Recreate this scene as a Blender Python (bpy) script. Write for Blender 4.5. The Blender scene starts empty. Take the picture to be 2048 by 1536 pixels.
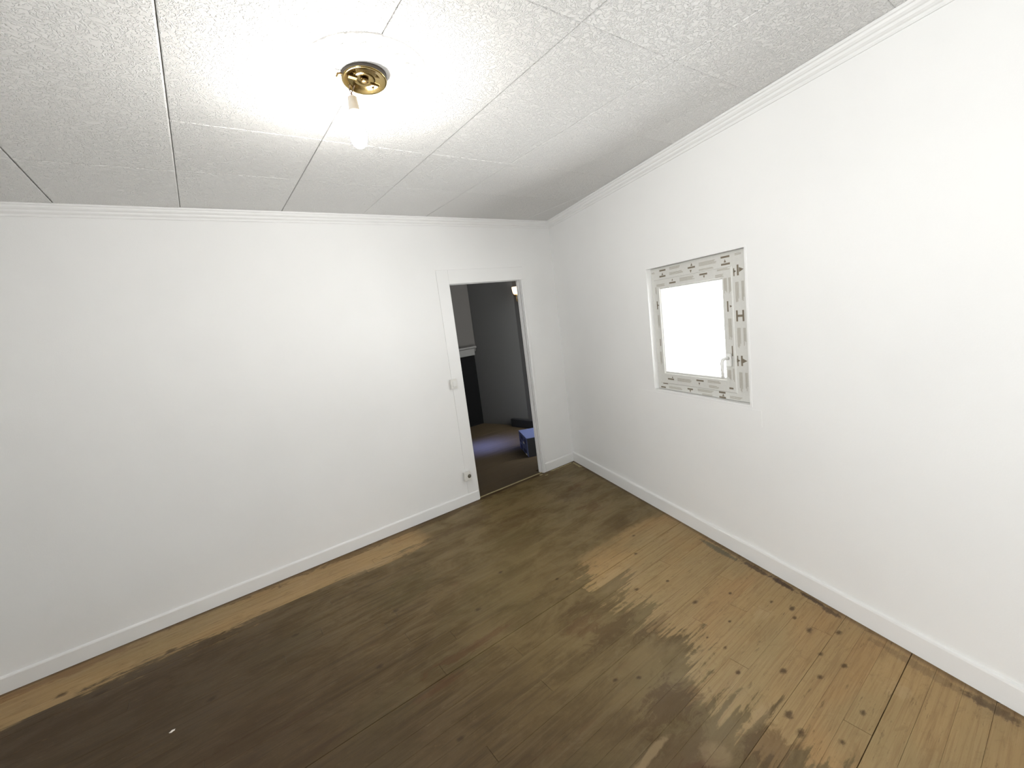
import bpy, bmesh, math, random
from mathutils import Vector, Matrix
random.seed(7)
PI = math.pi
S = bpy.context.scene
COL = S.collection

# ------------------------------------------------------------------ camera
CAM = Vector((-3.040, -3.312, 1.600))
cd = bpy.data.cameras.new('camera'); cam = bpy.data.objects.new('camera', cd); COL.objects.link(cam)
right = Vector((0.79799177, -0.5895848, -0.12489553))
down = Vector((-0.19032178, -0.0499013, -0.98045269))
fwd = Vector((0.57182756, 0.80616352, -0.15203166))
M = Matrix((right, -down, -fwd)).transposed().to_4x4(); M.translation = CAM
cam.matrix_world = M
cd.sensor_fit = 'HORIZONTAL'; cd.sensor_width = 36.0; cd.lens = 857.77 / 2048 * 36.0
cd.clip_start = 0.02
S.camera = cam

# ------------------------------------------------------------------ world, daylight, exposure
SKY, GROUND = 16.0, 29.0
W = bpy.data.worlds.new('overcast_sky'); S.world = W; W.use_nodes = True
nt = W.node_tree; nt.nodes.clear()
tc = nt.nodes.new('ShaderNodeTexCoord'); sx = nt.nodes.new('ShaderNodeSeparateXYZ')
cr = nt.nodes.new('ShaderNodeValToRGB'); bg = nt.nodes.new('ShaderNodeBackground'); wo = nt.nodes.new('ShaderNodeOutputWorld')
cr.color_ramp.elements[0].position = 0.0; cr.color_ramp.elements[0].color = (0.83, 0.845, 0.85, 1)
cr.color_ramp.elements[1].position = 1.0; cr.color_ramp.elements[1].color = (0.93, 0.96, 0.98, 1)
nt.links.new(tc.outputs['Generated'], sx.inputs[0]); nt.links.new(sx.outputs['Z'], cr.inputs[0])
mr = nt.nodes.new('ShaderNodeMapRange')            # sunlit ground below the horizon is brighter than the overcast sky
mr.inputs[1].default_value = -.12; mr.inputs[2].default_value = .08; mr.inputs[3].default_value = GROUND; mr.inputs[4].default_value = SKY
nt.links.new(sx.outputs['Z'], mr.inputs[0]); nt.links.new(mr.outputs[0], bg.inputs['Strength'])
nt.links.new(cr.outputs[0], bg.inputs['Color'])
nt.links.new(bg.outputs[0], wo.inputs[0])
S.view_settings.view_transform = 'Standard'; S.view_settings.look = 'None'
S.view_settings.gamma = 1.0; S.view_settings.use_curve_mapping = False
S.view_settings.exposure = 0.16
BULB_POWER = 11.5          # watts of the bare bulb
HALL_DAY = 6.0

TH = 1.2838439
WX, WY = -math.cos(TH), -math.sin(TH)       # along the window wall, away from the corner
NX, NY = math.sin(TH), -math.cos(TH)        # outward normal of the window wall
H = 2.488
XW, YR = -4.45, -4.55                       # west wall, rear wall
def wp(s, d, z=0.0): return Vector((WX*s + NX*d, WY*s + NY*d, z))
def area(name, loc, to, sx_, sy_, power, color, portal=False, spread=180):
    l = bpy.data.lights.new(name, 'AREA'); l.shape = 'RECTANGLE'; l.size = sx_; l.size_y = sy_
    l.energy = power; l.color = color; l.spread = math.radians(spread)
    if portal: l.cycles.is_portal = True
    o = bpy.data.objects.new(name, l); COL.objects.link(o); o.location = loc
    o.rotation_euler = (Vector(to)-Vector(loc)).to_track_quat('-Z', 'Z').to_euler(); return o
c1 = wp(1.80, 0.14, 1.37)
area('daylight_portal', c1, c1 - Vector((NX, NY, 0)), 0.74, 0.78, 1, (1, 1, 1), True)
ADDED_WIN = (-4.30, -3.10, 0.35, 1.62)            # y0,y1,z0,z1 of an added, unseen window that lights the right wall
c2 = Vector((XW-0.2, (ADDED_WIN[0]+ADDED_WIN[1])/2, (ADDED_WIN[2]+ADDED_WIN[3])/2))
area('daylight_portal', c2, c2 + Vector((1, 0, 0)), ADDED_WIN[1]-ADDED_WIN[0]+.1, ADDED_WIN[3]-ADDED_WIN[2]+.1, 1, (1, 1, 1), True)
area('hall_daylight', (-1.72, 1.50, 1.25), (-0.25, 1.34, 0.0), 0.30, 0.50, HALL_DAY, (0.16, 0.26, 1.0), False, 18)

# ------------------------------------------------------------------ node helpers
def mat(name):
    m = bpy.data.materials.new(name); m.use_nodes = True
    n = m.node_tree; b = n.nodes['Principled BSDF']; return m, n, b
def N_(n, t, **k):
    x = n.nodes.new('ShaderNode'+t)
    for a, v in k.items(): setattr(x, a, v)
    return x
def setin(n, sock, v):
    if isinstance(v, bpy.types.NodeSocket): n.links.new(v, sock)
    elif v is not None: sock.default_value = v
def math_(n, op, a, b=None, c=None, clamp=False):
    x = N_(n, 'Math', operation=op, use_clamp=clamp)
    for i, v in enumerate((a, b, c)):
        if v is not None: setin(n, x.inputs[i], v)
    return x.outputs[0]
def mix(n, f, a, b, mode='MIX'):
    x = N_(n, 'Mix', data_type='RGBA', blend_type=mode)
    setin(n, x.inputs[0], f)
    setin(n, x.inputs[6], a if isinstance(a, bpy.types.NodeSocket) else (*a, 1))
    setin(n, x.inputs[7], b if isinstance(b, bpy.types.NodeSocket) else (*b, 1))
    return x.outputs[2]
def ss(n, v, lo, hi, a=0.0, b=1.0):
    x = N_(n, 'MapRange', interpolation_type='SMOOTHSTEP')
    setin(n, x.inputs[0], v); x.inputs[1].default_value = lo; x.inputs[2].default_value = hi
    x.inputs[3].default_value = a; x.inputs[4].default_value = b; return x.outputs[0]
def noise(n, vec, scale, detail=4, rough=.55, dist=0.0, out=0):
    x = N_(n, 'TexNoise'); setin(n, x.inputs['Vector'], vec)
    x.inputs['Scale'].default_value = scale; x.inputs['Detail'].default_value = detail
    x.inputs['Roughness'].default_value = rough; x.inputs['Distortion'].default_value = dist
    return x.outputs[out]
def vscale(n, vec, s, loc=(0, 0, 0)):
    x = N_(n, 'Mapping'); setin(n, x.inputs[0], vec); x.inputs[1].default_value = loc; x.inputs[3].default_value = s; return x.outputs[0]
def bump(n, b, h, strength, dist):
    x = N_(n, 'Bump'); x.inputs['Strength'].default_value = strength; x.inputs['Distance'].default_value = dist
    setin(n, x.inputs['Height'], h); n.links.new(x.outputs[0], b.inputs['Normal'])
def srgb(h):
    v = [int(h[i:i+2], 16)/255 for i in (0, 2, 4)]
    return tuple(c/12.92 if c <= .04045 else ((c+.055)/1.055)**2.4 for c in v)

def m_wall(name, col, rough=.75, b_=.12):
    m, n, b = mat(name); p = N_(n, 'NewGeometry').outputs['Position']
    big = noise(n, p, 1.3, 3); c = mix(n, ss(n, big, .35, .65), col, tuple(v*.975 for v in col))
    n.links.new(c, b.inputs['Base Color']); b.inputs['Roughness'].default_value = rough
    h = math_(n, 'ADD', noise(n, p, 170, 2), math_(n, 'MULTIPLY', noise(n, p, 22, 3), 1.2))
    bump(n, b, h, b_, .002); return m
WALL = m_wall('white_wall_paint', (.87, .87, .86))
WHITE = m_wall('white_gloss_trim_paint', (.86, .86, .85), .45, .05)
HALLW = m_wall('dimmed_hall_wall_paint', (.085, .083, .080), .8, .1)  # whitish walls coloured grey: the hall's dimness is in the colour
HALLD = m_wall('dark_hearth_opening', (.006, .006, .006), 1, .1); HALLD.node_tree.nodes['Principled BSDF'].inputs['Specular IOR Level'].default_value = 0  # darkness of the fireplace opening put into a near-black colour
HALLF = m_wall('dimmed_hall_boards', (.060, .040, .018), .6, .3)  # light fall-off in the hall put into a darker board colour
HALLB = m_wall('dimmed_chimney_breast', (.040, .036, .031), .8, .1)  # darker copy of the hall wall colour, carries the dim light
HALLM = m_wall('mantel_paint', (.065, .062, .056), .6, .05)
SLAB = m_wall('slab_plaster', (.5, .49, .46))

# polystyrene tile with a worm-like embossed relief
m, n, b = mat('white_embossed_ceiling_tile'); TILE = m
p = N_(n, 'NewGeometry').outputs['Position']
warp = N_(n, 'VectorMath', operation='ADD'); n.links.new(p, warp.inputs[0])
wn = N_(n, 'VectorMath', operation='SCALE'); n.links.new(noise(n, p, 34, 2, out=1), wn.inputs[0]); wn.inputs['Scale'].default_value = .05
n.links.new(wn.outputs[0], warp.inputs[1])
nn = noise(n, warp.outputs[0], 66, 1.2, .45)
worm = ss(n, math_(n, 'ABSOLUTE', math_(n, 'SUBTRACT', nn, .5)), .012, .075, 1, 0)
hh = math_(n, 'ADD', worm, math_(n, 'MULTIPLY', noise(n, p, 150, 1), .12))
bump(n, b, hh, .9, .0036)
oi = N_(n, 'ObjectInfo')
c = mix(n, oi.outputs['Random'], (.79, .785, .77), (.83, .825, .81))
n.links.new(c, b.inputs['Base Color']); b.inputs['Roughness'].default_value = .55

# smooth plaster rose
m, n, b = mat('white_rose_plaster'); ROSE = m
p = N_(n, 'NewGeometry').outputs['Position']
b.inputs['Base Color'].default_value = (.82, .81, .78, 1); b.inputs['Roughness'].default_value = .5
bump(n, b, ss(n, noise(n, p, 30, 2, .5, 1.5), .5, .6), .35, .004)

# ---------------- pine boards: world-space stains, per-board tint, knots
m, n, b = mat('worn_stained_pine'); PINE = m
P = N_(n, 'NewGeometry').outputs['Position']
oi = N_(n, 'ObjectInfo'); rnd = oi.outputs['Random']
sep = N_(n, 'SeparateXYZ'); n.links.new(P, sep.inputs[0]); X, Y = sep.outputs[0], sep.outputs[1]
flat = N_(n, 'CombineXYZ'); n.links.new(X, flat.inputs[0]); n.links.new(Y, flat.inputs[1])
n.links.new(math_(n, 'MULTIPLY', rnd, 40), flat.inputs[2]); PF = flat.outputs[0]
flat0 = N_(n, 'CombineXYZ'); n.links.new(X, flat0.inputs[0]); n.links.new(Y, flat0.inputs[1]); P0 = flat0.outputs[0]
grain = noise(n, vscale(n, PF, (2.2, 55, 1)), 1.6, 5, .65, .6)
fine = noise(n, vscale(n, PF, (7, 240, 1)), 1.0, 3, .6)
blot = noise(n, vscale(n, P0, (1.0, 2.0, 1)), 3.2, 6, .68, .5)
blot2 = noise(n, vscale(n, P0, (1.6, 3.2, 1), (4, 7, 0)), 5.5, 6, .72, .8)
streak = noise(n, vscale(n, PF, (1.5, 30, 1), (5, 3, 0)), 1.4, 4, .6)
big = noise(n, vscale(n, P0, (.7, 1.2, 1), (9, 2, 0)), 1.6, 3, .5)
speck = noise(n, vscale(n, P0, (1, 1.6, 1)), 26, 5, .75)
dw = math_(n, 'ADD', math_(n, 'MULTIPLY', X, -NX), math_(n, 'MULTIPLY', Y, -NY))     # distance from window wall
wob = math_(n, 'MULTIPLY', math_(n, 'SUBTRACT', noise(n, vscale(n, P0, (.8, 1.6, 1)), 2.6, 4, .6), .5), .55)
pineA, pineB = srgb('A4885D'), srgb('9F7F54')
wood = mix(n, ss(n, rnd, .2, .8), pineA, pineB)
wood = mix(n, ss(n, big, .4, .6), wood, srgb('98825B'))
wood = mix(n, math_(n, 'MULTIPLY', ss(n, grain, .42, .72), .45), wood, srgb('7A5A36'))
wood = mix(n, math_(n, 'MULTIPLY', ss(n, fine, .5, .75), .25), wood, srgb('B89A72'))
wood = mix(n, ss(n, blot2, .50, .70, 0, .38), wood, srgb('7C6340'))
wood = mix(n, ss(n, streak, .56, .70, 0, .40), wood, srgb('785B38'))
wood = mix(n, ss(n, blot, .40, .30, 0, .30), wood, srgb('B29C78'))
# grime that covers everything except a strip by the door wall and the part by the window wall
gr = mix(n, ss(n, blot, .40, .60), srgb('66522F'), srgb('7A6540'))
gr = mix(n, ss(n, blot2, .56, .72), gr, srgb('857352'))
gr = mix(n, math_(n, 'MULTIPLY', ss(n, big, .52, .62), .5), gr, srgb('665A35'))
gr = mix(n, math_(n, 'MULTIPLY', ss(n, grain, .5, .75), .55), gr, srgb('46331B'))
gr = mix(n, ss(n, noise(n, vscale(n, P0, (1, 3, 1), (1, 5, 0)), 4.2, 4, .6), .63, .72, 0, .45), gr, srgb('6E472A'))
wobp = math_(n, 'ADD', wob, math_(n, 'ADD', math_(n, 'MULTIPLY', math_(n, 'SUBTRACT', rnd, .5), .30), math_(n, 'MULTIPLY', math_(n, 'SUBTRACT', streak, .5), .7)))
wobp = math_(n, 'ADD', wobp, math_(n, 'MULTIPLY', math_(n, 'SUBTRACT', blot2, .5), .6))
right_clean = math_(n, 'MULTIPLY', ss(n, math_(n, 'ADD', dw, wobp), .92, .74),
                    ss(n, math_(n, 'ADD', Y, math_(n, 'MULTIPLY', wob, .8)), -1.25, -1.55))
left_clean = math_(n, 'MULTIPLY', ss(n, math_(n, 'ADD', Y, math_(n, 'MULTIPLY', wobp, .32)), -.42, -.34), ss(n, X, -1.75, -2.0))
clean = math_(n, 'MAXIMUM', right_clean, left_clean)
grimy = math_(n, 'SUBTRACT', 1.0, clean)
grimy = math_(n, 'MULTIPLY', grimy, ss(n, speck, .30, .42, .72, 1.0))
col = mix(n, grimy, wood, gr)
col = mix(n, math_(n, 'MULTIPLY', ss(n, streak, .52, .66, 0, .55), grimy), col, srgb('4A371D'))
col = mix(n, math_(n, 'MULTIPLY', ss(n, streak, .46, .34, 0, .35), grimy), col, srgb('8E7C5C'))
sh = noise(n, vscale(n, P0, (2.2, 14, 1), (2, 8, 0)), 4.5, 5, .7)
col = mix(n, ss(n, sh, .58, .70, 0, .5), col, srgb('4C3820'))
lite = math_(n, 'MULTIPLY', ss(n, math_(n, 'ADD', X, wob), -2.5, -1.6), ss(n, blot, .30, .62, .35, .85))
col = mix(n, math_(n, 'MULTIPLY', math_(n, 'MULTIPLY', lite, grimy), .75), col, srgb('96825A'))
# grimy boards darker towards the left part of the room
dk = ss(n, math_(n, 'ADD', math_(n, 'ADD', X, math_(n, 'MULTIPLY', Y, .45)), wob), -2.6, -3.9)
col = mix(n, math_(n, 'MULTIPLY', math_(n, 'MULTIPLY', dk, grimy), .75), col, srgb('4C3A28'))
# bare pale scuffs
sc = noise(n, vscale(n, P0, (1.2, 9, 1), (3, 1, 0)), 4.0, 5, .7)
col = mix(n, ss(n, sc, .64, .74, 0, .40), col, srgb('A08F70'))
# dark brown blotches at their places (x, y, rx, ry, strength, colour)
def spot(col, x, y, rx, ry, k, c, wobble=.35, soft=.5, src=None):
    dx = math_(n, 'DIVIDE', math_(n, 'SUBTRACT', X, x), rx); dy = math_(n, 'DIVIDE', math_(n, 'SUBTRACT', Y, y), ry)
    r = math_(n, 'SQRT', math_(n, 'ADD', math_(n, 'MULTIPLY', dx, dx), math_(n, 'MULTIPLY', dy, dy)))
    if wobble: r = math_(n, 'ADD', r, math_(n, 'MULTIPLY', math_(n, 'SUBTRACT', src or blot2, .5), wobble*6))
    return mix(n, ss(n, r, 1.0, 1.0-soft, 0, k), col, c)
BR = srgb('5A4222')
for x, y, rx, ry, k in ((-1.80, -2.36, .20, .10, .85), (-1.70, -2.69, .13, .09, .8), (-1.95, -2.50, .22, .09, .6),
        (-1.50, -2.07, .16, .05, .6), (-1.63, -1.93, .22, .06, .7), (-1.62, -1.70, .14, .05, .55), (-1.20, -.62, .30, .10, .45),
        (-.62, -.62, .22, .12, .5), (-2.1, -2.62, .25, .12, .55), (-1.55, -.35, .50, .06, .5), (-2.05, -.055, 1.1, .055, .85), (-2.9, -.03, .9, .04, .6),
        (-.80, -1.25, .25, .12, .35), (-1.45, -.95, .30, .08, .3)):
    col = spot(col, x, y, rx, ry, k*.8, BR, .5)
for x, y, rx, ry, k in ((-2.25, -1.52, .28, .035, .6), (-2.45, -1.62, .15, .03, .5), (-.45, -.52, .14, .06, .4), (-1.72, -1.80, .14, .07, .45),
        (-2.0, -2.60, .14, .08, .5), (-3.9, -.06, .35, .05, .6), (-.70, -.92, .12, .10, .4)):
    col = spot(col, x, y, rx, ry, k*.6, srgb('63361D'), .6)
# pale patches
for x, y, rx, ry, k in ((-1.60, -2.62, .10, .03, .5), (-2.03, -2.43, .16, .02, .7), (-1.85, -2.58, .06, .06, .45), (-2.35, -.36, .35, .05, .35), (-1.30, -1.70, .2, .12, .3)):
    col = spot(col, x, y, rx, ry, k, srgb('A68F6C'))
# grey-green cement smear and dirt along the window wall
def wspot(col, s, d, rs, rd, k, c):
    ls = math_(n, 'ADD', math_(n, 'MULTIPLY', X, WX), math_(n, 'MULTIPLY', Y, WY))
    a = math_(n, 'DIVIDE', math_(n, 'SUBTRACT', ls, s), rs); e = math_(n, 'DIVIDE', math_(n, 'SUBTRACT', dw, d), rd)
    r = math_(n, 'SQRT', math_(n, 'ADD', math_(n, 'MULTIPLY', a, a), math_(n, 'MULTIPLY', e, e)))
    r = math_(n, 'ADD', r, math_(n, 'MULTIPLY', math_(n, 'SUBTRACT', speck, .5), 2.2))
    return mix(n, ss(n, r, 1.0, .5, 0, k), col, c)
col = wspot(col, 2.05, .072, .20, .028, .85, srgb('5E5744'))
for s, d, rs, rd, k in ((2.30, .05, .13, .02, .75), (2.47, .045, .10, .022, .9), (2.62, .035, .08, .016, .8), (2.72, .05, .06, .022, .7), (3.30, .06, .10, .03, .6), (3.1, .07, .25, .03, .3), (2.15, .03, .3, .02, .4)):
    col = wspot(col, s, d, rs, rd, k, srgb('35241A'))
# narrow dirty margin along both skirtings
col = mix(n, ss(n, math_(n, 'ADD', Y, math_(n, 'MULTIPLY', wob, .08)), -.05, -.018, 0, .65), col, srgb('3E2A18'))
col = mix(n, ss(n, math_(n, 'ADD', dw, math_(n, 'MULTIPLY', wob, .08)), .05, .02, 0, .55), col, srgb('4A3320'))
# knots
KN = [(-1.012, -2.577, 12), (-.943, -2.668, 11), (-1.371, -2.366, 8), (-1.327, -2.592, 11), (-1.258, -2.699, 9), (-1.518, -2.684, 13), (-1.562, -2.739, 12),
      (-1.323, -2.857, 9), (-1.499, -2.847, 9), (-1.184, -2.109, 12), (-1.132, -2.745, 9), (-.929, -2.376, 8), (-.912, -2.467, 11), (-1.307, -1.826, 9),
      (-1.127, -1.904, 7), (-3.926, -.272, 16), (-3.477, -.31, 17), (-3.229, -.359, 9), (-3.232, -.428, 9), (-3.76, -.42, 18), (-1.46, -2.47, 8), (-.97, -2.50, 8),
      (-1.13, -2.66, 8), (-1.37, -2.28, 6), (-2.05, -1.30, 12), (-1.75, -1.10, 10), (-2.4, -.95, 12), (-1.55, -1.42, 9), (-2.62, -1.30, 12), (-1.86, -2.14, 8), (-1.78, -2.2, 8),
      (-1.02, -1.6, 8), (-.85, -1.45, 8), (-2.9, -.72, 12), (-3.3, -.9, 13), (-2.5, -1.9, 10), (-1.0, -2.2, 7), (-1.2, -2.3, 6)]
for x, y, r in KN:
    r = r/1000*1.0
    dx = math_(n, 'DIVIDE', math_(n, 'SUBTRACT', X, x), r*1.45); dy = math_(n, 'DIVIDE', math_(n, 'SUBTRACT', Y, y), r)
    rr = math_(n, 'ADD', math_(n, 'SQRT', math_(n, 'ADD', math_(n, 'MULTIPLY', dx, dx), math_(n, 'MULTIPLY', dy, dy))), math_(n, 'MULTIPLY', math_(n, 'SUBTRACT', speck, .5), 3.0))
    col = mix(n, ss(n, rr, 1.6, .3, 0, .80), col, srgb('3E2A12'))
# fine dirt speckle
col = mix(n, ss(n, noise(n, P0, 90, 3, .7), .62, .75, 0, .25), col, srgb('3E2C18'))
col = mix(n, ss(n, grimy, .2, .8, 0, 1), col, mix(n, 1.0, col, (.69, .68, .65), 'MULTIPLY'))
n.links.new(col, b.inputs['Base Color'])
n.links.new(ss(n, blot, .3, .7, .62, .42), b.inputs['Roughness'])
b.inputs['Specular IOR Level'].default_value = .3
bump(n, b, math_(n, 'ADD', grain, math_(n, 'MULTIPLY', speck, .5)), .25, .002)

def plain(name, col, rough=.5, metal=0.0, nscale=60, amt=.06, bmp=.05):
    m, n, b = mat(name); p = N_(n, 'TexCoord').outputs['Object']
    c = mix(n, noise(n, p, nscale, 3), tuple(v*(1-amt) for v in col), tuple(min(1, v*(1+amt)) for v in col))
    n.links.new(c, b.inputs['Base Color']); b.inputs['Roughness'].default_value = rough; b.inputs['Metallic'].default_value = metal
    if bmp: bump(n, b, noise(n, p, nscale*4, 2), bmp, .001)
    return m
GAP = plain('dark_subfloor', srgb('3A2A1A'), .9)
UPVC = plain('white_upvc', (.78, .78, .76), .35, bmp=0)
FILM = plain('cream_protective_film', (.66, .655, .62), .4, bmp=0)
INKD = plain('olive_brown_print', srgb('7A7060'), .6, bmp=0)
INKL = plain('pale_grey_print', srgb('ABA699'), .6, bmp=0)
BRASS = plain('polished_brass', (.44, .33, .14), .12, 1.0, 90, .08, .03)
BRASSD = plain('tarnished_brass', (.13, .085, .035), .35, 1.0)
RIM = plain('shaded_brass_rim', (.018, .011, .005), .6, .0)  # shadow on the plate's side put into a near-black colour
PLAST = plain('white_plastic', (.76, .75, .71), .35, bmp=0)
SOCK = plain('cream_bulb_holder_plastic', (.50, .48, .44), .5, bmp=0)
WIRE = plain('brown_and_white_cable', srgb('5C4A38'), .5, bmp=0)
DARK = plain('dark_socket_recess', (.10, .085, .06), .6, bmp=0)
CHIP = plain('white_plaster_crumb', (.75, .72, .66), .9)
SMEAR = plain('pale_plaster_strip', srgb('A59875'), .9, 0, 40, .25, .3)
CRATEB = plain('blue_printed_cardboard', (.10, .125, .26), .6)
CRATED = plain('dark_blue_print', (.012, .016, .06), .6)
BAG = plain('black_case_and_crate_shade', (.012, .012, .014), .7)
GREY = plain('grey_aluminium', (.35, .37, .40), .4, .5)
m, n, b = mat('clear_window_glass'); GLASS = m
n.nodes.remove(b); tr = N_(n, 'BsdfTransparent'); gl = N_(n, 'BsdfGlossy'); gl.inputs['Roughness'].default_value = .02
fr = N_(n, 'Fresnel'); fr.inputs['IOR'].default_value = 1.45; ms = N_(n, 'MixShader')
n.links.new(math_(n, 'MINIMUM', fr.outputs[0], .35), ms.inputs[0]); n.links.new(tr.outputs[0], ms.inputs[1]); n.links.new(gl.outputs[0], ms.inputs[2])
n.links.new(ms.outputs[0], n.nodes['Material Output'].inputs[0])
def emis(name, col, k):
    m, n, b = mat(name); b.inputs['Base Color'].default_value = (*col, 1)
    b.inputs['Emission Color'].default_value = (*col, 1); b.inputs['Emission Strength'].default_value = k; return m
BULBM = emis('lit_white_bulb', (1.0, .97, .92), BULB_POWER/(4*PI*PI*.028**2)*1.0)
SHADEM = emis('lit_sconce_shade', (1.0, .72, .45), 2.2)

# ------------------------------------------------------------------ mesh helpers
def link(name, me, m, parent=None):
    o = bpy.data.objects.new(name, me); COL.objects.link(o)
    if m: me.materials.append(m)
    if parent: o.parent = parent
    return o
def obj(name, bm, m, parent=None, smooth=False, loc=None):
    bmesh.ops.recalc_face_normals(bm, faces=bm.faces)
    me = bpy.data.meshes.new(name); bm.to_mesh(me); bm.free()
    if smooth:
        for f in me.polygons: f.use_smooth = True
    o = link(name, me, m, parent)
    if loc is not None: o.location = loc
    return o
def box(bm, a, b_, fr=None):
    vs = []
    for x in (a[0], b_[0]):
        for y in (a[1], b_[1]):
            for z in (a[2], b_[2]):
                v = Vector((x, y, z)); vs.append(bm.verts.new(fr(v) if fr else v))
    for f in ((0, 1, 3, 2), (4, 6, 7, 5), (0, 4, 5, 1), (2, 3, 7, 6), (0, 2, 6, 4), (1, 5, 7, 3)):
        bm.faces.new([vs[i] for i in f])
    return vs
def bevel(bm, w, seg=2):
    bmesh.ops.bevel(bm, geom=bm.edges[:], offset=w, segments=seg, profile=.6, affect='EDGES')
def new(): return bmesh.new()
def wf(v): return wp(v.x, v.y, v.z)          # local frame of the window wall: (s, d outward, z)
def rf(v): return v
def loft(bm, rings, closed=True, cap=True):
    vr = [[bm.verts.new(q) for q in r] for r in rings]
    for a, b_ in zip(vr, vr[1:]):
        k = len(a)
        for i in range(k if closed else k-1):
            bm.faces.new((a[i], a[(i+1) % k], b_[(i+1) % k], b_[i]))
    if cap: bm.faces.new(vr[0][::-1]); bm.faces.new(vr[-1])
def lathe(bm, prof, cx=0, cy=0, cz=0, seg=32, cap=False):
    rings = [[Vector((cx+r*math.cos(2*PI*i/seg), cy+r*math.sin(2*PI*i/seg), cz+z)) for i in range(seg)] for r, z in prof]
    loft(bm, rings, True, cap)
def tube(bm, pts, r, seg=8):
    pts = [Vector(q) for q in pts]; rings = []
    rr = r if isinstance(r, (list, tuple)) else [r]*len(pts)
    for i, q in enumerate(pts):
        t = (pts[min(i+1, len(pts)-1)]-pts[max(i-1, 0)]).normalized()
        u = t.orthogonal().normalized() if i == 0 else (u - t*u.dot(t)).normalized()
        v = t.cross(u)
        rings.append([q+(u*math.cos(2*PI*k/seg)+v*math.sin(2*PI*k/seg))*rr[i] for k in range(seg)])
    loft(bm, rings)
def frame_ring(bm, s0, s1, z0, z1, wl, wr, wb, wt, d0, d1, cham=.004, f=wf):
    # four mitred profile bars around an opening, front face at d0 (room side), back at d1
    o = [(s0, z0), (s1, z0), (s1, z1), (s0, z1)]; i = [(s0+wl, z0+wb), (s1-wr, z0+wb), (s1-wr, z1-wt), (s0+wl, z1-wt)]
    def ins(a, b_, k): return (a[0]+(b_[0]-a[0])*k, a[1]+(b_[1]-a[1])*k)
    rings = []
    for j in range(4):
        a, c = o[j], i[j]; k = cham/max(1e-6, min(abs(c[0]-a[0]), abs(c[1]-a[1])))
        a2, c2_ = ins(a, c, k), ins(c, a, k)
        rings.append([f(Vector((a[0], d1, a[1]))), f(Vector((a[0], d0+cham, a[1]))), f(Vector((a2[0], d0, a2[1]))),
                      f(Vector((c2_[0], d0, c2_[1]))), f(Vector((c[0], d0+cham*1.6, c[1]))), f(Vector((c[0], d1, c[1])))])
    vr = [[bm.verts.new(q) for q in r] for r in rings]
    for j in range(4):
        a, b2 = vr[j], vr[(j+1) % 4]
        for q in range(6): bm.faces.new((a[q], b2[q], b2[(q+1) % 6], a[(q+1) % 6]))
def struct(o): o['kind'] = 'structure'; return o
def empty(name, loc=(0, 0, 0), label=None, cat=None, group=None):
    o = bpy.data.objects.new(name, None); COL.objects.link(o); o.location = loc; o.empty_display_size = .05
    if label: o['label'] = label; o['category'] = cat
    if group: o['group'] = group
    return o
def tag(o, label, cat, group=None):
    o['label'] = label; o['category'] = cat
    if group: o['group'] = group
    return o
def clip(poly, a, b_, c):                     # keep a*x+b*y<=c
    out = []
    for i in range(len(poly)):
        p, q = poly[i], poly[(i+1) % len(poly)]
        dp, dq = a*p[0]+b_*p[1]-c, a*q[0]+b_*q[1]-c
        if dp <= 0: out.append(p)
        if dp*dq < 0:
            t = dp/(dp-dq); out.append((p[0]+(q[0]-p[0])*t, p[1]+(q[1]-p[1])*t))
    return out
def inset(poly, w):
    k = len(poly); out = []
    for i in range(k):
        p0, p1, p2 = Vector(poly[i-1]), Vector(poly[i]), Vector(poly[(i+1) % k])
        e1 = (p1-p0).normalized(); e2 = (p2-p1).normalized()
        n1 = Vector((-e1.y, e1.x)); n2 = Vector((-e2.y, e2.x))
        dn = 1+n1.dot(n2); out.append(tuple(p1+(n1+n2)*(w/max(dn, .3))))
    return out
def slab_piece(poly, z0, z1, cham, name, m, parent, tilt=(0, 0)):
    # convex CCW polygon; chamfered at the z1 side
    bm = new(); sgn = 1 if z1 > z0 else -1
    cx = sum(q[0] for q in poly)/len(poly); cy = sum(q[1] for q in poly)/len(poly)
    def zz(q, z): return z+(q[0]-cx)*tilt[0]+(q[1]-cy)*tilt[1]
    ip = inset(poly, cham)
    loft(bm, [[Vector((q[0], q[1], z0)) for q in poly], [Vector((q[0], q[1], zz(q, z1-sgn*cham))) for q in poly], [Vector((q[0], q[1], zz(q, z1))) for q in ip]])
    return obj(name, bm, m, parent)

# ------------------------------------------------------------------ shell
T = .055
DX0, DX1, DZ = -1.212, -.447, 1.945           # door opening
bm = new()
box(bm, (XW-.2, 0, -.05), (DX0-.02, T, H+.05)); box(bm, (DX1+.02, 0, -.05), (.35, T, H+.05)); box(bm, (DX0-.02, 0, DZ+.02), (DX1+.02, T, H+.05))
struct(obj('wall_back', bm, WALL))
WS0, WS1, WZ0, WZ1 = 1.458, 2.272, .955, 1.812
WT = .115
bm = new()
box(bm, (-.05, 0, -.05), (WS0, WT, H+.05), wf); box(bm, (WS1, 0, -.05), (5.1, WT, H+.05), wf)
box(bm, (WS0, 0, -.05), (WS1, WT, WZ0), wf); box(bm, (WS0, 0, WZ1), (WS1, WT, H+.05), wf)
wall_r = struct(obj('wall_right', bm, WALL))
bm = new(); box(bm, (1.26, -.0015, .845), (2.34, .01, .935), wf); obj('plaster_patch', bm, WALL, wall_r)
bm = new()
y0, y1, z0, z1 = ADDED_WIN
box(bm, (XW-.15, YR-.15, -.05), (XW, y0, H+.05)); box(bm, (XW-.15, y1, -.05), (XW, .05, H+.05))
box(bm, (XW-.15, y0, -.05), (XW, y1, z0)); box(bm, (XW-.15, y0, z1), (XW, y1, H+.05))
struct(obj('wall_left', bm, WALL))
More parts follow.
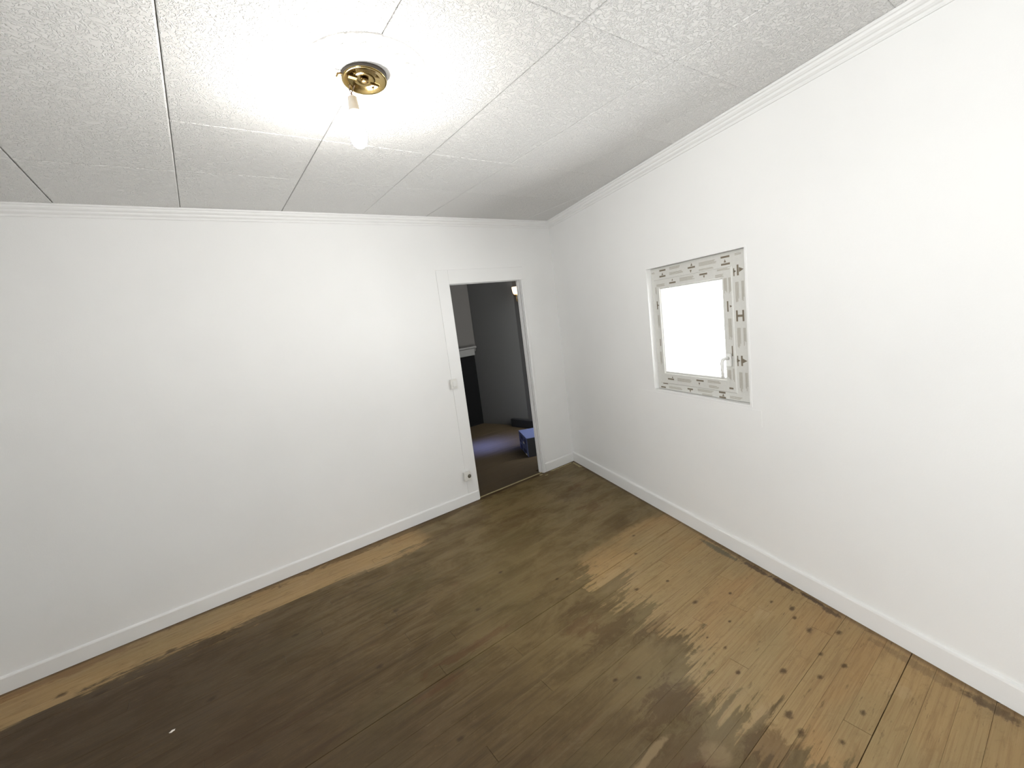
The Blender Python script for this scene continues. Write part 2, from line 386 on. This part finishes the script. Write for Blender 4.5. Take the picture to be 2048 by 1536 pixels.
bm = new(); box(bm, (XW, YR-.15, -.05), (-1.2, YR, H+.05)); struct(obj('wall_front', bm, WALL))

# ceiling + tiles
bm = new(); box(bm, (XW-.15, YR-.15, H+.012), (.35, .10, H+.10)); ceil = struct(obj('ceiling', bm, SLAB))
xs = [-5.10, -4.57, -4.03, -3.495, -2.957, -2.410, -1.871, -1.356, -.874, -.34, .2]
ys = [0.0, -.667, -1.202, -1.753, -2.29, -2.83, -3.37, -3.91, -4.45, -5.0]
g = .0012
ys_left = [0.0, -.667, -2.29, -3.91, -5.0]     # the left columns are longer panels
for i in range(len(xs)-1):
    ysc = ys_left if xs[i+1] < -2.9 else ys
    for j in range(len(ysc)-1):
        x0, x1, ya, yb = xs[i]+g, xs[i+1]-g, ysc[j+1]+(.0014 if ysc[j+1] > -1.5 else .0004), ysc[j]-(.0014 if ysc[j] > -1.5 else .0004)
        poly = [(max(x0, XW), max(ya, YR)), (x1, max(ya, YR)), (x1, min(yb, -.001)), (max(x0, XW), min(yb, -.001))]
        poly = clip(poly, NX, NY, -.002)
        if len(poly) < 3: continue
        A = 0
        for k in range(len(poly)): A += poly[k][0]*poly[(k+1) % len(poly)][1]-poly[(k+1) % len(poly)][0]*poly[k][1]
        if abs(A) < .01: continue
        dz = random.uniform(-.0002, .0002) + (-.003 if x1 < -2.9 else (-.0012 if i % 2 else .0004))
        slab_piece(poly, H+.02, H+dz, .0060 if -3 < xs[i+1] < -2.9 else .0024, 'ceiling_tile', TILE, ceil, (random.uniform(-.003, .003), random.uniform(-.001, .001)))

# floor + boards
bm = new(); box(bm, (XW-.1, YR-.1, -.10), (.4, .0, -.022)); floor = struct(obj('floor', bm, GAP))
pitch = .0825
for k in range(-1, 57):
    yt = -.016-pitch*k; yb = yt-pitch
    yt = min(yt, .012); 
    if yt <= YR or yt-yb < .02: continue
    gp = random.choice((.0003, .0003, .0004, .0006, .0012)); x = XW
    if k in (19, 35): gp = .0028
    cuts = [XW]
    c = XW+random.uniform(.8, 2.4)
    while c < .3: cuts.append(c); c += random.uniform(1.6, 2.6)
    cuts.append(.4)
    for a, b_ in zip(cuts, cuts[1:]):
        poly = [(a+.0006, yb), (b_-.0006, yb), (b_-.0006, yt-gp), (a+.0006, yt-gp)]
        poly = clip(poly, NX, NY, -.003)
        if len(poly) < 3 or max(q[0] for q in poly)-min(q[0] for q in poly) < .03: continue
        dz = random.uniform(-.0008, 0)
        slab_piece(poly, -.021, dz, .0006, 'plank', PINE, floor)

# cornices: stepped profile (d from wall, z)
prof = [(0, 2.423), (.007, 2.423), (.010, 2.429), (.010, 2.436), (.015, 2.439), (.021, 2.445), (.022, 2.455), (.028, 2.458), (.034, 2.465), (.036, 2.474), (.042, 2.477), (.043, 2.4875), (0, 2.4875)]
def extrude(prof, a, b_, f, name, m=WHITE, parent=None):
    bm = new(); loft(bm, [[f(Vector((a, -d, z))) for d, z in prof], [f(Vector((b_, -d, z))) for d, z in prof]]); return obj(name, bm, m, parent)
struct(extrude(prof, XW, 0.0, rf, 'trim_1')); struct(extrude(prof, 0.0, 4.9, wf, 'trim_2'))
bp = [(0, 0), (.013, 0), (.013, .080), (.010, .087), (.004, .090), (0, .090)]
bq = [(0, 0), (.014, 0), (.014, .092), (.011, .100), (.004, .104), (0, .104)]
struct(extrude(bp, XW, -1.222, rf, 'baseboard_left')); struct(extrude(bp, -.410, -.003, rf, 'baseboard_back'))
struct(extrude(bq, .014, 4.9, wf, 'baseboard_right'))

# door frame
door = struct(empty('door_1', ((DX0+DX1)/2, .05, 0)))
def dobj(name, bm, m):
    o = obj(name, bm, m, door); o.location = (-door.location[0], -door.location[1], 0); return o
bm = new(); box(bm, (-1.325, -.006, 0), (DX0, .0, 2.065)); bevel(bm, .002, 1); dobj('architrave', bm, WHITE)
bm = new(); box(bm, (DX0+.0005, -.006, DZ), (-.405, .0, 2.065)); bevel(bm, .002, 1); dobj('architrave', bm, WHITE)
bm = new(); box(bm, (DX1+.004, -.014, 0), (-.412, .0, DZ-.0005)); bevel(bm, .003, 2); dobj('architrave', bm, WHITE)
bm = new(); box(bm, (DX0-.0195, .0005, -.01), (DX0, T+.01, DZ)); dobj('jamb', bm, WHITE)
bm = new(); box(bm, (DX1, .0005, -.01), (DX1+.0195, T+.01, DZ)); dobj('jamb', bm, WHITE)
bm = new(); box(bm, (DX1-.004, .030, -.01), (DX1, T+.005, DZ-.004)); dobj('door_stop', bm, WHITE)
bm = new(); box(bm, (DX0-.0195, .0005, DZ), (DX1+.0195, T+.01, DZ+.0195)); dobj('head_jamb', bm, WHITE)
bm = new(); box(bm, (DX0+.001, .030, DZ-.004), (DX1-.0045, T+.005, DZ)); dobj('door_stop', bm, WHITE)
# threshold
bm = new(); box(bm, (DX0, .0125, -.02), (DX1, .030, .0025)); bevel(bm, .0015, 1); struct(obj('trim_3', bm, SMEAR))

# window
win = struct(empty('window_1', wp(1.86, 0, WZ0)))
def wobj(name, bm, m, parent=None, smooth=False):
    o = obj(name, bm, m, parent or win, smooth)
    if not parent: o.matrix_parent_inverse = Matrix.Translation(-win.location)
    return o
FS0, FS1, FZ0, FZ1 = WS0+.001, WS1-.001, WZ0+.001, WZ1-.001
bm = new(); frame_ring(bm, FS0, FS1, FZ0, FZ1, .062, .125, .062, .092, .035, .105); wobj('window_frame', bm, FILM)
SS0, SS1, SZ0, SZ1 = 1.490, 2.158, 1.002, 1.730
bm = new(); frame_ring(bm, SS0, SS1, SZ0, SZ1, .058, .070, .078, .062, .028, .085, .005); sash = wobj('sash', bm, FILM)
GS0, GS1, GZ0, GZ1 = SS0+.058, SS1-.070, SZ0+.078, SZ1-.062
bm = new(); frame_ring(bm, GS0, GS1, GZ0, GZ1, .008, .008, .012, .008, .034, .060, .003); wobj('glazing_bead', bm, UPVC, sash)
bm = new(); box(bm, (GS0+.004, .048, GZ0+.004), (GS1-.004, .052, GZ1-.004), wf); wobj('pane', bm, GLASS, sash)
bm = new(); frame_ring(bm, WS0-.010, WS1+.012, WZ0-.008, WZ1+.006, .012, .014, .010, .008, -.0025, .002, .001); wobj('plaster_edge', bm, WALL)
bm = new(); box(bm, (1.470, .108, 1.05), (1.490, .135, 1.70), wf); wobj('shutter_rail', bm, GREY)
# printed marks on the film
inkd, inkl = new(), new()
def rect(bm, s, z, w, h, d, ang=0.0):
    vs = []
    for a, c in ((-w/2, -h/2), (w/2, -h/2), (w/2, h/2), (-w/2, h/2)):
        vs.append(bm.verts.new(wp(s+a*math.cos(ang)-c*math.sin(ang), d, z+a*math.sin(ang)+c*math.cos(ang))))
    bm.faces.new(vs)
def tri(bm, s, z, r, d, ang):
    bm.faces.new([bm.verts.new(wp(s+r*math.cos(ang+t), d, z+r*math.sin(ang+t))) for t in (0, 2.3, 4.0)])
DF, DS = .0346, .0276
def barh(s, z, d, w=.062): rect(inkd, s, z, w, .0105, d)
def barv(s, z0_, z1_, d, w=.0085): rect(inkd, s, (z0_+z1_)/2, w, abs(z1_-z0_), d)
def texth(s0, s1, z, d, rows=3, p=.0058):
    for r in range(rows):
        e = random.uniform(0, .02); rect(inkl, (s0+s1-e)/2, z+(r-(rows-1)/2)*p, s1-s0-e, p*.55, d)
def textv(s, z0_, z1_, d, rows=3, p=.0058):
    for r in range(rows):
        e = random.uniform(0, .03); rect(inkl, s+(r-(rows-1)/2)*p, (z0_+z1_+e)/2, p*.6, abs(z1_-z0_)-e, d)
UP, DN, RT, LF = PI/2, -PI/2, 0, PI
for s, z in ((2.112, 1.785), (2.113, 1.745), (1.851, 1.766), (1.584, 1.786), (1.580, 1.747)): barh(s, z, DF)
for s, z, a in ((2.11, 1.762, UP), (1.853, 1.782, UP), (1.844, 1.744, DN), (1.581, 1.762, UP)): tri(inkd, s, z, .011, DF, a)
texth(1.653, 1.755, 1.788, DF); texth(1.650, 1.784, 1.754, DF, 3); texth(1.914, 2.052, 1.773, DF, 4); texth(1.911, 2.034, 1.740, DF, 2); texth(2.178, 2.228, 1.787, DF, 2)
texth(1.47, 1.506, 1.779, DF, 2)
for s, a, c in ((2.194, 1.672, 1.73), (2.176, 1.420, 1.482), (2.218, 1.420, 1.482), (2.196, 1.167, 1.226)): barv(s, a, c, DF, .012)
rect(inkd, 2.197, 1.451, .034, .012, DF); barv(2.168, 1.671, 1.714, DF, .007); barv(2.168, 1.165, 1.225, DF, .007)
tri(inkd, 2.214, 1.702, .018, DF, RT); tri(inkd, 2.214, 1.197, .018, DF, RT); tri(inkd, 2.172, 1.197, .014, DF, RT); tri(inkd, 2.172, 1.697, .012, DF, RT)
textv(2.184, 1.638, 1.518, DF, 4); textv(2.222, 1.640, 1.530, DF, 3); textv(2.184, 1.384, 1.268, DF, 4); textv(2.222, 1.383, 1.281, DF, 3); textv(2.184, 1.130, 1.012, DF, 4); textv(2.222, 1.130, 1.02, DF, 3)
for s, z in ((1.535, 1.0), (1.509, .970), (1.776, .985), (2.043, .995), (2.044, .965)): barh(s, z, DF, .05)
for s, z, a in ((1.776, .972, DN), (2.05, .979, UP)): tri(inkd, s, z, .010, DF, a)
texth(1.569, 1.706, .976, DF, 3); texth(1.843, 1.976, .988, DF, 3); texth(1.88, 1.975, .965, DF, 2); texth(2.10, 2.192, .974, DF, 3)
barh(1.952, 1.712, DS); tri(inkd, 1.957, 1.697, .010, DS, DN); barh(1.682, 1.694, DS); tri(inkd, 1.682, 1.712, .009, DS, UP)
texth(1.75, 1.882, 1.704, DS, 4); texth(2.057, 2.150, 1.718, DS, 2); texth(2.042, 2.112, 1.686, DS, 3); texth(1.521, 1.610, 1.690, DS, 3)
barv(2.122, 1.478, 1.538, DS, .010); tri(inkd, 2.143, 1.508, .010, DS, RT); textv(2.112, 1.668, 1.575, DS, 4); textv(2.143, 1.668, 1.573, DS, 3); textv(2.132, 1.439, 1.315, DS, 4)
barv(2.140, 1.222, 1.282, DS, .008); textv(2.112, 1.140, 1.072, DS, 4); textv(2.142, 1.150, 1.06, DS, 2)
barh(1.603, 1.038, DS); barh(1.875, 1.053, DS); barh(2.12, 1.030, DS, .03); tri(inkd, 1.62, 1.052, .009, DS, UP); tri(inkd, 1.868, 1.032, .010, DS, DN)
texth(1.668, 1.802, 1.041, DS, 4); texth(1.940, 2.048, 1.056, DS, 3); texth(1.947, 2.028, 1.024, DS, 3)
barv(1.516, 1.528, 1.584, DS, .010); tri(inkd, 1.526, 1.556, .010, DS, RT); textv(1.520, 1.488, 1.392, DS, 3); barv(1.52, 1.27, 1.32, DS, .007); textv(1.516, 1.229, 1.129, DS, 3); textv(1.512, 1.68, 1.62, DS, 2)
for nm, bmx, mm in (('printed_mark', inkd, INKD), ('printed_text', inkl, INKL)):
    me = bpy.data.meshes.new(nm); bmx.to_mesh(me); bmx.free(); o = link(nm, me, mm, win); o.matrix_parent_inverse = Matrix.Translation(-win.location)
# handle
bm = new(); box(bm, (2.112, .008, 1.165), (2.142, .0195, 1.240), wf); bevel(bm, .003, 2)
hd = wobj('handle', bm, UPVC, sash)
bm = new(); tube(bm, [wp(2.127, .01, 1.213), wp(2.127, -.018, 1.213), wp(2.127, -.034, 1.209), wp(2.127, -.040, 1.195), wp(2.127, -.041, 1.16), wp(2.127, -.038, 1.10)], [.010, .010, .0105, .010, .0095, .0075], 12)
wobj('handle_lever', bm, UPVC, sash, True)
bm = new(); box(bm, (WS0+.004, .1055, WZ0-.01), (WS1-.004, .16, WZ0+.02), wf); wobj('outer_sill', bm, UPVC)

# added window out of view, put in for daylight on the right wall
added_win = struct(empty('added_window_2', (XW-.1, (y0+y1)/2, z0)))
def f2(v): return Vector((XW-v.y, v.x, v.z))
def w2(name, bm, m):
    o = obj(name, bm, m, added_win); o.matrix_parent_inverse = Matrix.Translation(-added_win.location)
bm = new(); frame_ring(bm, y0+.001, y1-.001, z0+.001, z1-.001, .06, .06, .07, .06, .05, .12, .004, f2); w2('window_frame', bm, UPVC)
xm = (y0+y1)/2
bm = new(); box(bm, (XW-.10, xm-.03, z0+.07), (XW-.06, xm+.03, z1-.06)); w2('mullion', bm, UPVC)
for a, c in ((y0+.061, xm-.031), (xm+.031, y1-.061)):
    bm = new(); box(bm, (XW-.085, a, z0+.071), (XW-.080, c, z1-.061)); w2('pane', bm, GLASS)

# ------------------------------------------------------------------ hall beyond the door
HY = 2.40
def hw(pts, name, m, th=.08, zt=2.55):
    # wall of given footprint (list of (x,y)), extruded up
    bm = new(); loft(bm, [[Vector((x, y, -.02)) for x, y in pts], [Vector((x, y, zt)) for x, y in pts]]); return struct(obj(name, bm, m))
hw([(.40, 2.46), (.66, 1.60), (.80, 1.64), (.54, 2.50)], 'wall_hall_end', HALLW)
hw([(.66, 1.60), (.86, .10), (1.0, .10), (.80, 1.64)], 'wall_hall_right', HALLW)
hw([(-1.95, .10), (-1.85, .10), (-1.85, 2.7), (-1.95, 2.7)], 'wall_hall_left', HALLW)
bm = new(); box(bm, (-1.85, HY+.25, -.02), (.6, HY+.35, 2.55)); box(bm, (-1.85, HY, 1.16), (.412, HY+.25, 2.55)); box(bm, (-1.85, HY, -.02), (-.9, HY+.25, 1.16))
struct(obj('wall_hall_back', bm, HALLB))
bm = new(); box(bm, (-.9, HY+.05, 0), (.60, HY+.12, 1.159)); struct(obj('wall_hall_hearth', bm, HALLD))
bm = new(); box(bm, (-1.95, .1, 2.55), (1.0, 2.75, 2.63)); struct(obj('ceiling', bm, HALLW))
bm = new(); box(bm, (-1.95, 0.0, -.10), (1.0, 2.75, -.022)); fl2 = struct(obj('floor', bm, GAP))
bm = new()
y = .032
while y < 2.74:
    yb = min(y+.0815, 2.745); x = -1.95+random.uniform(.3, 1.2); xp = -1.95
    while xp < .99:
        e = min(x, .99)
        x0_ = max(xp, DX0+.0005) if y < .1105 else xp; x1_ = min(e, DX1-.0045) if y < .1105 else e
        if x1_-x0_ > .02: box(bm, (x0_, y, -.021), (x1_-.001, yb-.0008, random.uniform(-.001, 0)))
        xp = e; x = e+random.uniform(.9, 1.6)
    y += .0825
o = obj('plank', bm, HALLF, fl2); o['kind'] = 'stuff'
# mantel shelf on the chimney breast
mt = empty('mantelpiece', (-.2, HY, 1.16), 'grey painted mantel shelf over the dark fireplace seen through the doorway', 'mantelpiece')
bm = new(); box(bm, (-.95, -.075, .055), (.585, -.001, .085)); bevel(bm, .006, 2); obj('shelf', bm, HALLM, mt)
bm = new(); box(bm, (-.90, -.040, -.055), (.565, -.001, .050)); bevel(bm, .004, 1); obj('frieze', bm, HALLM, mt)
# sconce
sc_ = empty('wall_sconce', (.665, 1.47, 1.86), 'lit wall lamp with glowing shade and brass arm, high up beyond the doorway', 'wall lamp')
bm = new(); lathe(bm, [(.001, -.012), (.030, -.012), (.034, -.004), (.034, .006), (.001, .006)], seg=20)
o = obj('wall_plate', bm, BRASSD, sc_, True, (.010, 0, -.03)); o.rotation_euler = (0, PI/2, 0)
bm = new(); tube(bm, [(.0, 0, -.03), (-.03, 0, -.055), (-.06, -.01, -.045), (-.068, -.015, .0), (-.068, -.015, .035)], .007); obj('arm', bm, BRASSD, sc_, True)
bm = new(); lathe(bm, [(.001, .02), (.022, .022), (.040, .032), (.040, .036), (.018, .045), (.001, .045)], -.068, -.015, 0, 20); obj('drip_dish', bm, BRASS, sc_, True)
bm = new(); lathe(bm, [(.001, .046), (.028, .048), (.040, .07), (.045, .105), (.048, .145), (.046, .146), (.042, .10), (.001, .06)], -.068, -.015, 0, 20); obj('shade', bm, SHADEM, sc_, True)
# crate of bottles: blue cardboard pack
ang = math.atan2(.91, .41)
cr_ = empty('bottle_crate', (-.235, .505, 0), 'blue printed cardboard drinks crate on the floor just beyond the doorway', 'crate'); cr_.rotation_euler = (0, 0, ang-PI/2)
def R0(a, b_, m, name, w=.004, parent=cr_):
    bm = new(); box(bm, a, b_)
    if w: bevel(bm, w, 1)
    return obj(name, bm, m, parent)
R0((.002, .002, .002), (.32, .40, .215), CRATEB, 'box', .006)
R0((.0, .0, .216), (.322, .402, .228), CRATEB, 'lid', .004)
R0((.010, -.0015, .008), (.315, .0018, .222), BAG, 'shaded_end', 0)  # black sheet for the shade on the crate's front
for (ya, za, w_, h_) in ((.03, .15, .09, .045), (.20, .155, .10, .04), (.06, .03, .12, .035), (.26, .025, .08, .05), (.30, .10, .07, .035)):
    R0((-.0012, ya, za), (.0025, ya+w_, za+h_), CRATED, 'printed_panel', 0)
for (ya, za, w_, h_) in ((.135, .125, .05, .022), (.05, .012, .05, .014)):
    R0((-.0016, ya, za), (.0025, ya+w_, za+h_), CHIP, 'white_print', 0)
# black case along the hall wall
bm = new(); box(bm, (0, 0, .001), (.07, .62, .12)); bevel(bm, .008, 2)
o = obj('equipment_case', bm, BAG, None, False, (.600, 1.22, 0)); o.rotation_euler = (0, 0, math.radians(9)); 
tag(o, 'low black case on the floor against the hall wall behind the blue crate', 'case')

# ------------------------------------------------------------------ room objects
# ceiling rose
RC = (-2.395, -1.775)   # centre of the rose
bm = new(); pr = [(.001, -.006)]
for i in range(1, 30):
    r = .205*i/29; pr.append((r, -.006 - .0012*math.sin(r*150)*(1 if .09 < r < .17 else .1) + max(0, r-.175)*.15))
pr += [(.209, 0.002)]
lathe(bm, pr, seg=72)
for i in range(16):                            # raised leaf relief near the rim
    a = 2*PI*i/16; 
    vs = bmesh.ops.create_uvsphere(bm, u_segments=8, v_segments=6, radius=1)['verts']
    for v in vs:
        q = Vector((v.co.x*.030, v.co.y*.011, v.co.z*.0025)); q.rotate(Matrix.Rotation(a+.5, 3, 'Z')); v.co = q + Vector((.150*math.cos(a), .150*math.sin(a), -.0062))
o = obj('ceiling_rose', bm, ROSE, None, True, (RC[0], RC[1], H-.001)); tag(o, 'round white plaster ceiling rose around the bare bulb', 'ceiling rose')
# light fitting
LC = Vector((-2.400, -1.768, H-.006))
lf = empty('ceiling_light', LC, 'brass ceiling plate with a bare lit bulb hanging from its wires', 'ceiling light')
bm = new(); lathe(bm, [(.001, -.0150), (.020, -.0150), (.024, -.0165), (.034, -.0170), (.037, -.0150), (.050, -.0150), (.054, -.0180), (.062, -.0185), (.066, -.0215), (.0715, -.0220), (.0740, -.0200), (.0738, -.0190), (.001, -.0130)], seg=64)
pl = obj('mounting_plate', bm, BRASS, lf, True); pl.rotation_euler = (math.radians(-5), math.radians(5), 0)
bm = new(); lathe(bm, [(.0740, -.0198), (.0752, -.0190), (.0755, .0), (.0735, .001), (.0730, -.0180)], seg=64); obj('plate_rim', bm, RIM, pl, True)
bm = new(); lathe(bm, [(.001, -.0155), (.010, -.0155), (.013, -.017), (.013, -.022), (.008, -.025), (.001, -.025)], seg=20); obj('centre_nut', bm, BRASSD, pl, True)
for a in (.6, 3.6):
    bm = new(); lathe(bm, [(.001, -.031), (.004, -.030), (.0045, -.027), (.0045, -.018), (.001, -.018)], .044*math.cos(a), .044*math.sin(a), .008, 12); obj('screw', bm, BRASS, pl, True)
bm = new(); box(bm, (-.056, -.007, -.0225), (-.026, .007, -.0155)); bevel(bm, .001, 1); obj('strap', bm, BRASSD, pl)
bm = new(); box(bm, (.022, .004, -.0205), (.052, .010, -.0155)); bevel(bm, .001, 1); obj('strap', bm, BRASSD, pl)
bm = new(); tube(bm, [(-.066, .000, -.010), (-.082, .002, -.010), (-.090, .002, -.012), (-.094, .006, -.022)], .0035, 8); obj('bracket', bm, BRASSD, lf, True)
bx = Vector((-2.429, -1.70, 0)) - Vector((LC.x, LC.y, 0)); zb = -LC.z
for e in (-.004, .004):
    bm = new(); tube(bm, [(bx.x-.004+e*2, bx.y-.030, -.020), (bx.x-.001+e*1.5, bx.y-.004, 2.458+zb), (bx.x-e*.6, bx.y, 2.448+zb), (bx.x+e*.8, bx.y, 2.438+zb)], .0019, 6); obj('cable', bm, WIRE, lf, True)
bm = new(); lathe(bm, [(.001, .062), (.012, .062), (.016, .059), (.0165, .045), (.0175, .043), (.0185, .018), (.020, .016), (.020, .012), (.018, .010), (.018, .003), (.001, .003)], seg=28)
obj('bulb_holder', bm, SOCK, lf, True, (bx.x, bx.y, 2.377+zb))
bm = new(); lathe(bm, [(.001, -.098), (.012, -.096), (.022, -.088), (.028, -.074), (.030, -.060), (.028, -.044), (.022, -.026), (.016, -.010), (.0135, .0), (.0135, .008), (.001, .008)], seg=28)
obj('bulb', bm, BULBM, lf, True, (bx.x, bx.y, 2.366+zb))

# switch and socket
sw = empty('light_switch', (-1.318, -.006, 1.098), 'white surface light switch on the door casing', 'switch')
bm = new(); box(bm, (-.030, -.022, -.042), (.030, 0, .042)); bevel(bm, .004, 2); obj('switch_box', bm, PLAST, sw)
bm = new(); box(bm, (-.014, -.0275, -.024), (.018, -.0215, .024)); bevel(bm, .002, 2); obj('rocker', bm, UPVC, sw)
so = empty('power_socket', (-1.318, -.006, .258), 'white surface power socket low on the wall beside the doorway', 'socket')
bm = new(); box(bm, (-.034, -.032, -.040), (.030, 0, .040)); bevel(bm, .006, 2); sb = obj('socket_box', bm, PLAST, so)
bm = new(); lathe(bm, [(.001, .001), (.012, .001), (.0155, -.003), (.017, -.003), (.017, .0), (.0155, .0025), (.001, .0005)], seg=24); o = obj('socket_recess', bm, DARK, so, True, (.010, -.0335, 0)); o.rotation_euler = (PI/2, 0, 0)
bm = new(); lathe(bm, [(.001, .006), (.0025, .005), (.0025, -.002), (.001, -.002)], seg=10); o = obj('earth_pin', bm, GREY, so, True, (.010, -.035, .006)); o.rotation_euler = (PI/2, 0, 0)

# crumbs on the floor
def chip(name, loc, r, label, cat, sc=(1, 1, .35), m=CHIP, rot=0):
    bm = new(); bmesh.ops.create_icosphere(bm, subdivisions=2, radius=r)
    for v in bm.verts:
        k = 1+.25*math.sin(v.co.x*900+v.co.y*500)+.1*math.sin(v.co.z*1300)
        v.co = Vector((v.co.x*sc[0]*k, v.co.y*sc[1]*k, v.co.z*sc[2]*k))
    zmin = min(v.co.z for v in bm.verts)
    for v in bm.verts: v.co.z -= zmin
    o = obj(name, bm, m, None, False, (loc[0], loc[1], 0)); o.rotation_euler = (0, 0, rot); return tag(o, label, cat)
chip('plaster_crumb', (-3.444, -.985), .007, 'small white plaster crumb on the dark boards at lower left', 'crumb', (1.5, .7, .4), rot=.2)
chip('plaster_crumb', (-.50, -.035), .012, 'pale plaster crumb at the foot of the right door jamb', 'crumb', (1.8, .8, .35), SMEAR)
chip('plaster_crumb', (-.47, -.085), .009, 'pale plaster crumb on the boards just inside the doorway', 'crumb', (2.2, .8, .35), SMEAR)
def strip(name, f, a, b_, d0, d1, label):
    bm = new(); k = 14; top = []; bot = []
    for i in range(k+1):
        t = a+(b_-a)*i/k; w0 = d0+random.uniform(-.002, .002); w1 = d1+random.uniform(-.004, .004)
        if i in (0, k): w1 = w0+.004
        top.append([f(Vector((t, -w0, .0002))), f(Vector((t, -w0, .0025))), f(Vector((t, -w1, .0025))), f(Vector((t, -w1, .0002)))])
    loft(bm, top); return tag(obj(name, bm, SMEAR), label, 'debris')
strip('plaster_strip', rf, -.37, -.07, .030, .046, 'thin pale plaster strip on the boards right of the doorway')
strip('plaster_strip', wf, .06, .24, .036, .058, 'dull plaster strip on the boards at the foot of the window wall')
